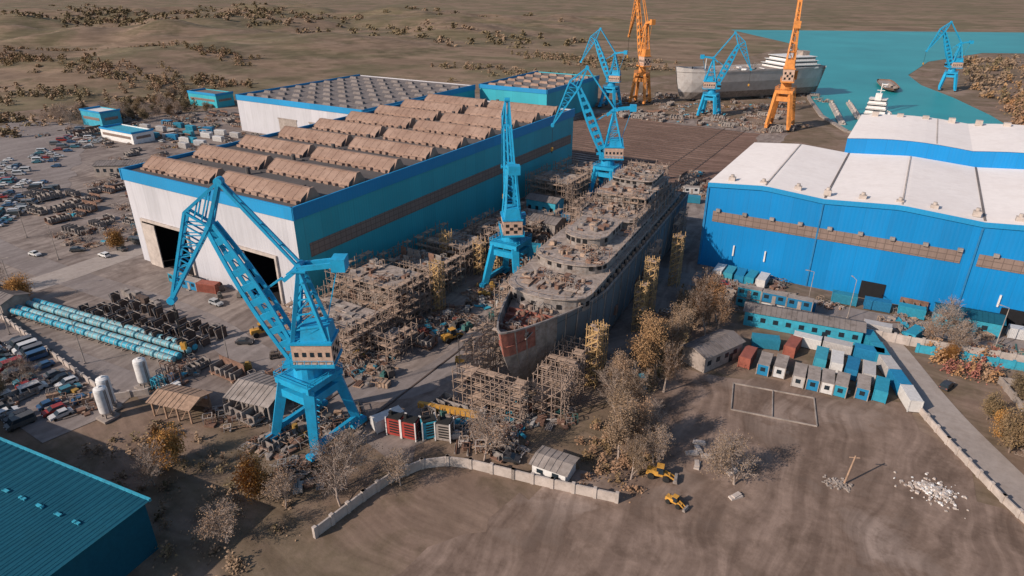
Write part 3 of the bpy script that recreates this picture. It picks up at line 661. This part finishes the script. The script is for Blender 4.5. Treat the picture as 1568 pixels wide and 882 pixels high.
cab(-17.5,148,.3,0);cab(-11.5,148.8,1.5,2)
for i in range(3): cab(-9+i*6.6,153.5+i*.6,.06,0)
for i in range(5): cab(13.2-i*2.3,139+i*5.6,1.95,0)
for i in range(3): cab(-26+i*6.3,168,.05,1);cab(-26+i*6.3,168,.05,1,2.95)
for i in range(3): cab(-26+i*6.6,174,.05,1)
for i in range(6): cab(-4+i*8,184+R.uniform(-.5,.5),.05,0)
for i in range(5): cab(-38+i*3.1,184,1.57,0)
for x,y,r,k in ((5,169,.1,0),(13,170,1.2,0),(-172,99,.05,1),(-165,98.5,.05,1),(-159,99.5,.3,2),(-75,78,1.2,0),(-335,228,.3,0),(-330,215,.1,0),(-342,232,.1,1),(-350,215,1.2,0),(-322,205,0,0),(-66,250,.2,0),(-70,262,.5,1),(-75,240,1.4,0),(-95,172,.3,0),(-100,205,0,0)): cab(x,y,r,k)
for i in range(6):
    for j in range(3): cab(-385+i*13,214+j*11+R.uniform(-2,2),R.choice((.1,.1,.3)),0)
def shed(name,x,y,L,W,H,rz,mw,mr,open_=False,rise=1.2):
    b=MB()
    if open_:
        for u in (-1,-.33,.33,1):
            for v in (-1,1): b.box(u*L/2*.95,v*W/2*.92,0,.3,.3,H,0)
        b.box(0,W/2*.9,0,L*.95,.1,H*.6,0)
        for u in (-.66,0,.66): b.beam((u*L/2-1,-W/2*.92,.4),(u*L/2+1,-W/2*.92,H-.2),.15,0)
    else:
        b.box(0,0,0,L,W,H,0)
        for k in range(int(L/3)): b.box(-L/2+1.5+k*3,-W/2-.03,H*.4,1.2,.1,H*.3,2)
        b.box(L*.2,-W/2-.05,0,1.2,.12,2.1,2)
    e=.5;b.quad([(-L/2-e,-W/2-e,H),(L/2+e,-W/2-e,H),(L/2+e,0,H+rise),(-L/2-e,0,H+rise)],1);b.quad([(L/2+e,W/2+e,H),(-L/2-e,W/2+e,H),(-L/2-e,0,H+rise),(L/2+e,0,H+rise)],1)
    for s_ in (-1,1): b.quad([(s_*L/2,-W/2,H),(s_*L/2,W/2,H),(s_*L/2,0,H+rise)],0)
    for k in range(int(L/1.2)):
        xx=-L/2+k*1.2;b.beam((xx,-W/2-e,H+.05),(xx,0,H+rise+.05),.07,1);b.beam((xx,W/2+e,H+.05),(xx,0,H+rise+.05),.07,1)
    o=b.obj(name,[mw,mr,m_glass]);o.location=(x,y,.05);o.rotation_euler=(0,0,rz)
shed('timber_shelter',-114,60,9.5,6,3.6,.25,m_wood,m_wood,True,1.0)
shed('canopy_shelter',-101.5,70,10,9,4,.2,m_steel,m_concd,True,1.4)
shed('long_shed',-11.5,161,27,5.5,4,.12,m_cyan,m_roofG);shed('storage_shed',-27,136,13,6.5,4,1.15,m_concd,m_roofG)
shed('site_hut',-40.5,82.6,6.4,4.8,2.7,.05,m_wht,m_concd,False,.5);shed('storage_shed',-198,64.5,14,7,4,.1,m_concd,m_roofG)
shed('storage_shed',24,184,14,6,4,.06,m_cyan,m_roofT);shed('storage_shed',48,186,16,6,4,.06,m_cyan,m_roofT)
shed('storage_shed',-300,160,22,9,5,.6,m_concd,m_roofG);shed('storage_shed',-108,205,12,7,7,0,m_cyan,m_roofG)
shed('storage_shed',-98,188,10,8,6,0,m_steel,m_roofG)
def wall(name,pts,h,t,mat,post=4,cap=None):
    b=MB()
    for p,q in zip(pts,pts[1:]):
        L=math.hypot(q[0]-p[0],q[1]-p[1]);n=max(1,int(L/post))
        b.beam((*p,h/2),(*q,h/2),t,0,h)
        for i in range(n+1):
            k=i/n;b.box(p[0]+(q[0]-p[0])*k,p[1]+(q[1]-p[1])*k,0,t*2,t*2,h+.25,0,math.atan2(q[1]-p[1],q[0]-p[0]))
    b.obj(name,[mat])
wall('boundary_wall',[(-66,50),(-65,60),(-64,66),(-61.5,71.5),(-58,74.5),(-54,76),(-46,77.6),(-39,79),(-28,81.5)],2.0,.3,m_conc,3)
wall('boundary_wall',[(4,164),(8,152),(13,141),(20,128),(28,115),(38,101),(50,85)],1.4,.3,m_conc,3)
wall('boundary_wall',[(0,165.5),(12,166.5),(36,170),(70,176)],2.4,.3,m_conc,3)
wall('boundary_wall',[(14,164),(36,167),(70,171)],2.0,.3,m_cyan,3)
wall('boundary_wall',[(-194,61.5),(-160,58),(-131,55),(-126,60)],1.4,.3,m_conc,3)
wall('boundary_wall',[(40,128),(34,146),(30,158),(60,166)],1.6,.3,m_concd,3)
b=MB()
c_=[(-20,128),(-18,118),(-2,121),(-4,131)]
for p,q in zip(c_,c_[1:]+c_[:1]): b.beam((*p,.18),(*q,.18),.2,0,.3)
b.beam((-10.2,119.5,.18),(-12,129.4,.18),.2,0,.25);b.obj('low_kerb_frame',[m_concd])
# long steel tubes on cradles
b=MB();d=Vector((59,6.5,0)).normalized();n=Vector((-d.y,d.x,0));o=Vector((-191,63.6,0))
for r in (0,4.4):
    for i in range(10):
        p=o+d*(i*6.0+.3)+n*r;L_=5.3
        for k in range(2):
            off=n*(k*1.7)+Vector((0,0,1.6));c1=R.choice((0,0,0,2))
            b.cyl(p+off,p+off+d*L_,.78,c1,n=14);b.cyl(p+off-d*.25,p+off,.45,c1,.78,14,True);b.cyl(p+off+d*L_,p+off+d*(L_+.25),.78,c1,.45,14,True)
            for t in (.9,2.6,4.3): b.cyl(p+off+d*t,p+off+d*(t+.18),.84,1,n=14)
        for t in (.9,4.3): b.beam(p+d*t-n*.9+Vector((0,0,.5)),p+d*t+n*2.6+Vector((0,0,.5)),.3,3)
b.obj('pipe_rack',[m_pipe,m_conc,m_cyan,m_concd])
b=MB()
for r in range(3):
    for i in range(15):
        x=-174+i*2.9+R.uniform(-.4,.4);y=73.5+r*4.1+i*.15;h=R.uniform(1.4,3.4)
        b.box(x,y,.2,.25,R.uniform(1.5,3),h,0);b.box(x+.5,y,.2,.25,R.uniform(1.4,3),h*.9,2)
        if R.random()<.7: b.beam((x,y-1.5,h+.2),(x+1.2,y-1.5,.2),.15,1)
        if R.random()<.6: b.beam((x-.3,y,h+.3),(x+2.6,y,h+.3),.15,1)
for i in range(7): b.box(-177+i*2.5,86+R.uniform(-.6,.6),.1,2,1.5,R.uniform(1,2.2),R.choice((1,2)))
b.obj('steel_panel_rack',[m_panel,m_steel,m_rail])
def tank(x,y,h,r):
    b=MB();b.box(0,0,0,r*2.6,r*2.6,.5,1)
    for i in range(4): a=i*1.57+.78;b.beam((r*.8*math.cos(a),r*.8*math.sin(a),.5),(r*.8*math.cos(a),r*.8*math.sin(a),1.5),.25,1)
    pr=[(1.2,.3),(1.35,.75),(1.7,.97),(2.0,1),(h-.8,1),(h-.35,.93),(h-.1,.6),(h,.15)]
    for (z,k),(z2,k2) in zip(pr,pr[1:]): b.cyl((0,0,z),(0,0,z2),r*k,0,r*k2,20,False)
    b.box(0,0,h-.1,.5,.5,.3,0);b.beam((r*1.02,0,1.2),(r*1.02,0,h-.5),.15,1);b.beam((r*1.02,.3,1.2),(r*1.02,.3,h-.5),.15,1)
    o=b.obj('gas_storage_tank',[m_wht,m_concd]);o.location=(x,y,.1)
    for p in o.data.polygons: p.use_smooth=len(p.vertices)==4 and p.material_index==0 and abs(p.normal.z)<.95
tank(-125,51,7.5,1.25);tank(-127.5,53,7.8,1.25);tank(-129,61.5,7.2,1.3)
b=MB();bits(b,-129,62,-122,67,.1,30,(0,1,2,3),2,2);b.obj('gas_manifold_equipment',[m_wht,m_steel,m_cyan,m_rust])
def gen(x,y,rz,m):
    b=MB();b.box(0,0,.3,3,2.4,3.6,0);b.box(0,0,3.9,2.6,2,.3,1);b.box(-1.0,0,4.2,.6,.6,.7,1)
    for k in range(5): b.box(.2,-1.22,.9+k*.6,2,.06,.3,1);b.box(1.52,0,.9+k*.6,.06,1.8,.3,1)
    for a in (-1.5,1.5):
        for c in (-1.2,1.2): b.box(a,c,0,.2,.2,4.3,2)
    o=b.obj('generator_unit',[m,m_tyre,m_wht]);o.location=(x,y,.1);o.rotation_euler=(0,0,rz)
m_redp=M('red_paint',(.34,.05,.04),.6,.3,.6,0,(.08,.06,.05),.5)
gen(-72,77,.2,m_redp);gen(-68.8,77.6,.2,m_redp);gen(-66,79.5,.9,m_cyan);gen(-63,80.5,.3,m_concd)
b=MB();b.box(0,0,1,13,.9,1.2,0)
for k in range(12): b.box(-6+k*1.09,-.46,1.0,.12,.1,1.2,1)
for x in (-5,0,5): b.box(x,0,0,.8,1.6,1,1)
o=b.obj('lifting_beam',[m_yel,m_steel]);o.location=(-66.5,86.5,.1);o.rotation_euler=(0,0,.25)
def loader(x,y,rz,s=1):
    b=MB();b.box(-1.3,0,.9,2.6,1.7,1.1,0,0,.9,.9);b.box(.3,0,.9,1.2,1.6,.5,0);b.box(.2,0,1.4,1.5,1.5,1.6,1,0,.85,.9);b.box(.2,0,3.0,1.5,1.5,.15,0)
    b.box(1.6,0,.8,1.4,1.3,.6,0)
    for s_ in (-1,1):
        for xx in (-1.5,1.6): b.cyl((xx,s_*.75,.7),(xx,s_*1.2,.7),.7,2,n=14)
        b.beam((1.2,s_*.5,1.7),(3.2,s_*.5,.7),.2,0,.35)
    b.box(3.5,0,.2,.9,2.4,.9,3,0,.6,1);b.cyl((-1.6,.4,2),(-1.6,.4,2.7),.08,2)
    o=b.obj('wheel_loader',[m_yel,m_glass,m_tyre,m_steel]);o.location=(x,y,.1);o.rotation_euler=(0,0,rz);o.scale=(s,s,s)
loader(-24,91,.2,.85);loader(-19.5,86,-.2,.6);loader(-126,90,1.1);loader(-84,112,1.2)
b=MB()
for i in range(420):
    a=R.uniform(0,6.28);r=abs(R.gauss(0,1.6));x=r*1.5*math.cos(a);y=r*math.sin(a);s_=R.uniform(.15,.6)
    b.box(x,y,max(0,.6-r*.25)*R.random(),s_,s_*R.uniform(.5,1),s_*.5,R.choice((0,0,0,1)),R.uniform(0,3),R.uniform(.6,1),R.uniform(.6,1))
o=b.obj('rubble_pile',[m_conc,m_wht]);o.location=(18,112,.05)
for x,y in ((-20.5,104),(-20,102),(-20.8,100.3),(-18,101),(-13,99),(-19,97.6),(-11,93)):
    b=MB();b.box(0,0,0,2.4,1.0,.3,0,0,.97,.95);b.box(.2,.1,.3,1.7,.8,.2,0,.2);o=b.obj('concrete_slab',[m_conc]);o.location=(x,y,.06);o.rotation_euler=(0,0,R.uniform(0,3))
b=MB();b.cyl((0,0,0),(.6,.8,6),.18,0,.12);b.beam((-.3,.6,5.4),(1.3,1,5.6),.13,0)
for i in range(60): x,y=R.gauss(-1,1.1),R.gauss(-.6,.7);b.box(x,y,0,R.uniform(.2,.8),.3,R.uniform(.1,.35),1,R.uniform(0,3),.7,.7)
o=b.obj('leaning_utility_pole',[m_wood,m_concd]);o.location=(4.5,106,.05)
def lamp(x,y,h=11,rz=0):
    b=MB();b.cyl((0,0,0),(0,0,h),.13,0,.07,8);b.beam((0,0,h),(1.6,0,h+.3),.09,0);b.box(1.8,0,h+.2,.8,.3,.14,0);b.box(0,0,0,.5,.5,.4,0)
    o=b.obj('street_lamp',[m_concd]);o.location=(x,y,.05);o.rotation_euler=(0,0,rz)
for x,y in ((-150,60),(-180,58),(-204,70),(-220,90),(-120,76),(-12,174),(-2,174),(30,175),(-250,95),(-280,110),(-70,60),(-340,150)): lamp(x,y,11,R.uniform(0,6))
# ------------------------------------------------------------------ clutter piles
CLM=[]
for k in range(8):
    b=MB();bits(b,-4.5,-3.5,4.5,3.5,0,30,(0,1,2,3,4,0,1),2.2,1.1)
    CLM.append(b.mesh('steel_stock_pile',[m_steel,m_rust,R.choice((m_cyan,m_wood,m_concd)),m_plank,R.choice((m_mach,m_conc,m_deck))]))
def pile(x,y): put('steel_stock_pile',R.choice(CLM),(x,y,.12),R.uniform(0,6.28),R.uniform(.6,1.05))
PM=[]
for k in range(4):
    b=MB();c,dd=6,R.uniform(2,3.4)
    b.box(0,0,.3,c,dd,.25,0)
    for i in range(5): b.box(-c/2+.6+i*1.2,0,.55,.12,dd,R.uniform(.6,1.6),1)
    b.box(0,dd/2-.1,.55,c,.12,R.uniform(1,2.2),0);b.box(0,-dd/2+.5,.55,c,.12,R.uniform(.5,1.0),1)
    for x in (-2.4,2.4): b.box(x,0,0,.4,dd,.3,2)
    PM.append(b.mesh('ship_panel_section',[m_rust if k%2 else m_steel,m_steel,m_wood]))
def panel(x,y,rz=None): put('ship_panel_section',R.choice(PM),(x,y,.12),R.choice((0,1.57,.1,1.5)) if rz is None else rz,R.uniform(.7,1.5))
def zone(x0,y0,x1,y1,n,pp=.5):
    for i in range(n):
        x=R.uniform(x0,x1);y=R.uniform(y0,y1)
        (panel if R.random()<pp else pile)(x,y)
zone(-300,112,-222,175,60,.6);zone(-330,170,-215,245,70,.5);zone(-275,100,-215,120,14,.6)
zone(-98,90,-88,118,8,.2);zone(-100,118,-84,178,18,.3);zone(-110,62,-90,80,9,.2)
zone(-92,58,-76,74,9,.2);zone(-104,84,-94,90,3,.3);zone(-70,82,-50,92,14,.2);zone(-76,150,-72,220,10,.3)
zone(-120,178,-76,265,36,.4);zone(-60,84,-46,100,10,.1);zone(-78,262,-50,300,22,.5)
zone(-170,400,-60,425,46,.5);zone(-190,425,-70,500,70,.5);zone(-100,400,-50,560,40,.5);zone(-40,160,-30,185,8,.3);zone(-44,112,-38,160,8,.1)
zone(-30,162,0,186,8,.3);zone(2,172,60,188,14,.2);zone(-420,225,-340,285,30,.4);zone(-150,40,-125,52,4,.2);zone(-132,68,-117,76,4,.2);zone(-420,180,-330,260,40,.4)
MMs=[]
for k in range(3):
    b=MB();b.box(0,0,.4,2.6,1.4,1.3,0,0,.92,.9);b.box(-.4,0,1.7,.8,.7,.5,0);b.box(.8,.3,1.7,.2,.2,.7,1)
    for x in (-.9,.9):
        for s_ in (-1,1): b.cyl((x,s_*.55,.35),(x,s_*.8,.35),.35,1,n=8)
    for q in range(4): b.box(-.8+q*.5,-.72,.8,.3,.04,.6,1)
    MMs.append(b.mesh('portable_compressor',[m_mach,m_tyre]))
for (xa,ya,xb,yb_,n) in ((-98,90,-86,125,13),(-84,100,-76,150,14),(-92,118,-84,170,12),(-72,78,-60,90,8),(-116,64,-95,85,5),(-170,96,-130,102,4),(-96,170,-76,240,12),(-48,120,-40,175,5)):
    for i in range(n): put('portable_compressor',R.choice(MMs),(R.uniform(xa,xb),R.uniform(ya,yb_),.12),R.uniform(0,6),R.uniform(.7,1.2))
b=MB()
for i in range(30):
    y=272+i*4.2;b.box(-120+ (8 if y<300 else -10),y,.1,100 if y>300 else 70,.5,.25,0)
b.obj('launching_ways',[m_rail])
# ------------------------------------------------------------------ trees
def tree_mesh(seed,h,spr,leaf,ls,bark,lm,upright=0.0,depth=4,puff=.4):
    r=random.Random(seed);b=MB();tips=[]
    def br(p,d,L,rad,lev):
        n=3 if lev<2 else 2;q=p;dd=d.copy();rr=rad
        for i in range(n):
            dd=(dd+Vector((r.gauss(0,.12),r.gauss(0,.12),r.gauss(.03,.06)+upright*.1))).normalized()
            q2=q+dd*L/n;r2=max(.02,rr*.78)
            b.cyl(q,q2,rr,0,r2,5 if lev<2 else 3,False)
            if lev<depth:
                for _ in range(2 if lev else 3):
                    if lev==0 and i==0: 
                        if r.random()<.6: continue
                    a=r.uniform(0,6.28);tl=r.uniform(.45,1.0)*(1-.5*upright)
                    u=dd.orthogonal().normalized();v=dd.cross(u);nd_=(dd*math.cos(tl)+(u*math.cos(a)+v*math.sin(a))*math.sin(tl)).normalized()
                    br(q.lerp(q2,r.uniform(.3,1)),nd_,L*r.uniform(.45,.68)*spr,r2*.55,lev+1)
            q=q2;rr=r2
        tips.append((q,lev));
        if lev<depth: br(q,dd,L*.55,rr*.8,lev+1)
    br(Vector((0,0,-.1)),Vector((0,0,1)),h*.5,h*.02,0)
    T=[t for t,l in tips if l>=depth-2]
    for i in range(leaf):
        t=r.choice(T);c=t+Vector((r.gauss(0,puff),r.gauss(0,puff),r.gauss(0,puff*.9)));s_=ls*r.uniform(.5,1.3)
        if c.z<1: continue
        u=Vector((r.gauss(0,1),r.gauss(0,1),r.gauss(0,.7))).normalized();v=u.orthogonal().normalized()
        b.quad([c-u*s_-v*s_*.5,c+u*s_*.2-v*s_*.8,c+u*s_,c+v*s_*.8],1)
    return b.mesh('tree',[bark,lm])
TB=[tree_mesh(s,10,1.0,2000,.1,m_barkp,m_lb) for s in (1,2,3)]
TO=[tree_mesh(s,8,.9,8000,.15,m_bark,m_lo,0,4,.6) for s in (4,5)]
TP=[tree_mesh(s,15,.8,5500,.14,m_barkp,m_lb,.6,4,.6) for s in (6,7)]
TQ=[tree_mesh(8,16,.8,7500,.15,m_bark,m_lm,.6,4,.7)]
TG=[tree_mesh(s,9,.95,5500,.15,m_bark,m_lg,0,4,.55) for s in (9,10)]
def tr(ms,x,y,s=1,name='autumn_tree'): put(name,R.choice(ms),(x,y,0),R.uniform(0,6.28),s)
for x,y,s in ((-102,48,1.0),(-80.5,51,1.15),(-110,52,.4),(-198,68,1.0),(-204,62,1.1),(-195,42,1.1),(-190,52,.8),(-212,105,.9)): tr(TO,x,y,s)
for x,y,s in ((-67.5,57,1.25),(-70,61,1.05),(-53,79,1.2),(-12,96,1.1),(-14,99,.7),(19,173,1.2),(-62,66,.8),(-32,97,1.0),(-29,100,.9),(22,168,.9),(-152,48,.9),(-75,52,.8),(-38,105,1),(-26,94,.9),(-99,44,.9),(-77,42,.9),(-210,70,1.0),(17,170,1.0)): tr(TB,x,y,s,'bare_tree')
for x,y,s in ((-32,92,.95),(-30,96,.85),(-34,104,.85),(-38,110,.75),(-41,112,.7),(-33,151,1),(-31,145,.9),(-36,140,.8),(-33,128,.8),(-28,88,.6),(-35,158,.8),(-31,155,.9),(-34,134,.85),(-36,99,.75),(-29,148,.8),(-36,146,.8),(-32,117,.85)): tr(TP,x,y,s)
for x,y,s in ((-35,121,1.0),(-36,125,.85),(-32,152,.8)): tr(TQ,x,y,s,'poplar_tree')
for x,y,s in ((30,131,1.0),(34,136,1.1),(27,141,.7),(36,126,1.1),(40,140,1),(44,133,1.1),(38,148,.9),(33,152,.8),(46,150,1),(50,120,1.1),(56,132,1.2),(44,112,1.1),(42,120,.9),(-150,43,.7)): tr(TG if R.random()<.6 else TB,x,y,s)
for x,y,s in ((29,136,.7),(42,126,.9),(20,163,.6)): tr(TO,x,y,s)
for i in range(50): tr(TB+TG,R.uniform(-470,-400),R.uniform(200,300),R.uniform(.7,1.1))
for i in range(40): tr(TB+TG+TO,R.uniform(-390,-270),R.uniform(62,100)-8,R.uniform(.7,1.1))
def mass(name,gen_,n,k,sz,mats):
    b=MB()
    for i in range(n):
        x,y,r_,h=gen_();zg=max(0,hill(x,y)) if (x<-500 and y<1380) else 0
        if x>-170 and 480<y<1600 and x<10: continue
        for j in range(k):
            a=R.uniform(0,6.28);e=R.gauss(0,.55);z=h*(.05+.95*R.random()**1.3);rr=r_*e*(1.25-.8*z/h)
            c=Vector((x+rr*math.cos(a),y+rr*math.sin(a),z+zg));u=Vector((R.gauss(0,1),R.gauss(0,1),R.gauss(0,.6))).normalized();v=u.orthogonal().normalized();s_=sz*R.uniform(.4,1.2)
            b.quad([c-u*s_-v*s_*.6,c+u*s_*.3-v*s_,c+u*s_,c+v*s_*.8],i%len(mats))
    b.obj(name,mats)
def rect(x0,y0,x1,y1,r0=2,r1=4,h0=4,h1=9): return lambda:(R.uniform(x0,x1),R.uniform(y0,y1),R.uniform(r0,r1),R.uniform(h0,h1))
def clus(x0,y0,x1,y1,nc,sp,r0,r1,h0,h1):
    C=[(R.uniform(x0,x1),R.uniform(y0,y1)) for _ in range(nc)]
    def f():
        c=R.choice(C);return (c[0]+R.gauss(0,sp*1.8),c[1]+R.gauss(0,sp*.6),R.uniform(r0,r1),R.uniform(h0,h1))
    return f
LM=[m_lg,m_lb,m_lm,m_lb]
mass('shrub_belt',rect(16,156,30,172,1,2.2,1.5,3.5),40,90,.25,[m_lb,m_lm,m_red])
mass('shrub_belt',rect(34,100,62,160,1.2,2.5,1.2,3.5),140,90,.26,[m_lg,m_lb,m_lm,m_lb])
mass('shrub_belt',rect(-44,112,-34,165,1,2.2,1.5,4),70,90,.25,[m_lb,m_lg])
mass('shrub_belt',rect(-40,84,-26,100,1,2,.8,2.2),50,90,.2,[m_lb,m_lg])
mass('shrub_belt',rect(-120,30,-70,56,1,2.5,.8,2.5),70,80,.22,[m_lb,m_lg,m_lb])
mass('riverbank_trees',rect(56,460,140,620,3,6,3,8),240,70,.8,LM)
mass('riverbank_trees',rect(36,610,200,900,4,8,4,10),200,50,1.2,LM)
mass('distant_woodland',clus(-900,300,-520,480,9,17,2,5,2,6),360,100,.6,[m_lg,m_lb,m_lg])
mass('distant_woodland',clus(-600,150,-440,320,10,12,2,5,2,6),200,60,.7,[m_lg,m_lb])
mass('distant_woodland',clus(-1700,700,-450,1300,18,60,5,12,3,9),450,60,1.8,[m_lg,m_lb,m_lg])
mass('distant_woodland',clus(-420,470,-240,700,9,14,2,6,2,6),200,80,.7,[m_lg,m_lb])
# ------------------------------------------------------------------ light, sky, camera
w=bpy.data.worlds.new('World');scene.world=w;w.use_nodes=True;nt=w.node_tree
sky=nt.nodes.new('ShaderNodeTexSky');sky.sky_type='NISHITA';sky.sun_disc=False
EL=math.radians(30);AZ=math.radians(210)
sky.sun_elevation=EL;sky.sun_rotation=AZ
bg=nt.nodes['Background'];bg.inputs['Strength'].default_value=.12;nt.links.new(sky.outputs[0],bg.inputs[0])
sl=bpy.data.lights.new('sun','SUN');sl.energy=5.0;sl.angle=math.radians(.5);sl.color=(1,.85,.72)
so=bpy.data.objects.new('sun',sl);scene.collection.objects.link(so)
sd=Vector((math.sin(AZ)*math.cos(EL),math.cos(AZ)*math.cos(EL),math.sin(EL)));so.rotation_euler=sd.to_track_quat('Z','Y').to_euler()
cd=bpy.data.cameras.new('camera');cam=bpy.data.objects.new('camera',cd);scene.collection.objects.link(cam)
cam.location=(0,0,80);cam.rotation_euler=(math.radians(90-25.3),0,math.radians(30.8));cd.sensor_width=36;cd.lens=22.96;cd.clip_start=.5;cd.clip_end=20000
scene.camera=cam
scene.view_settings.view_transform='Standard';scene.view_settings.look='None';scene.view_settings.exposure=0
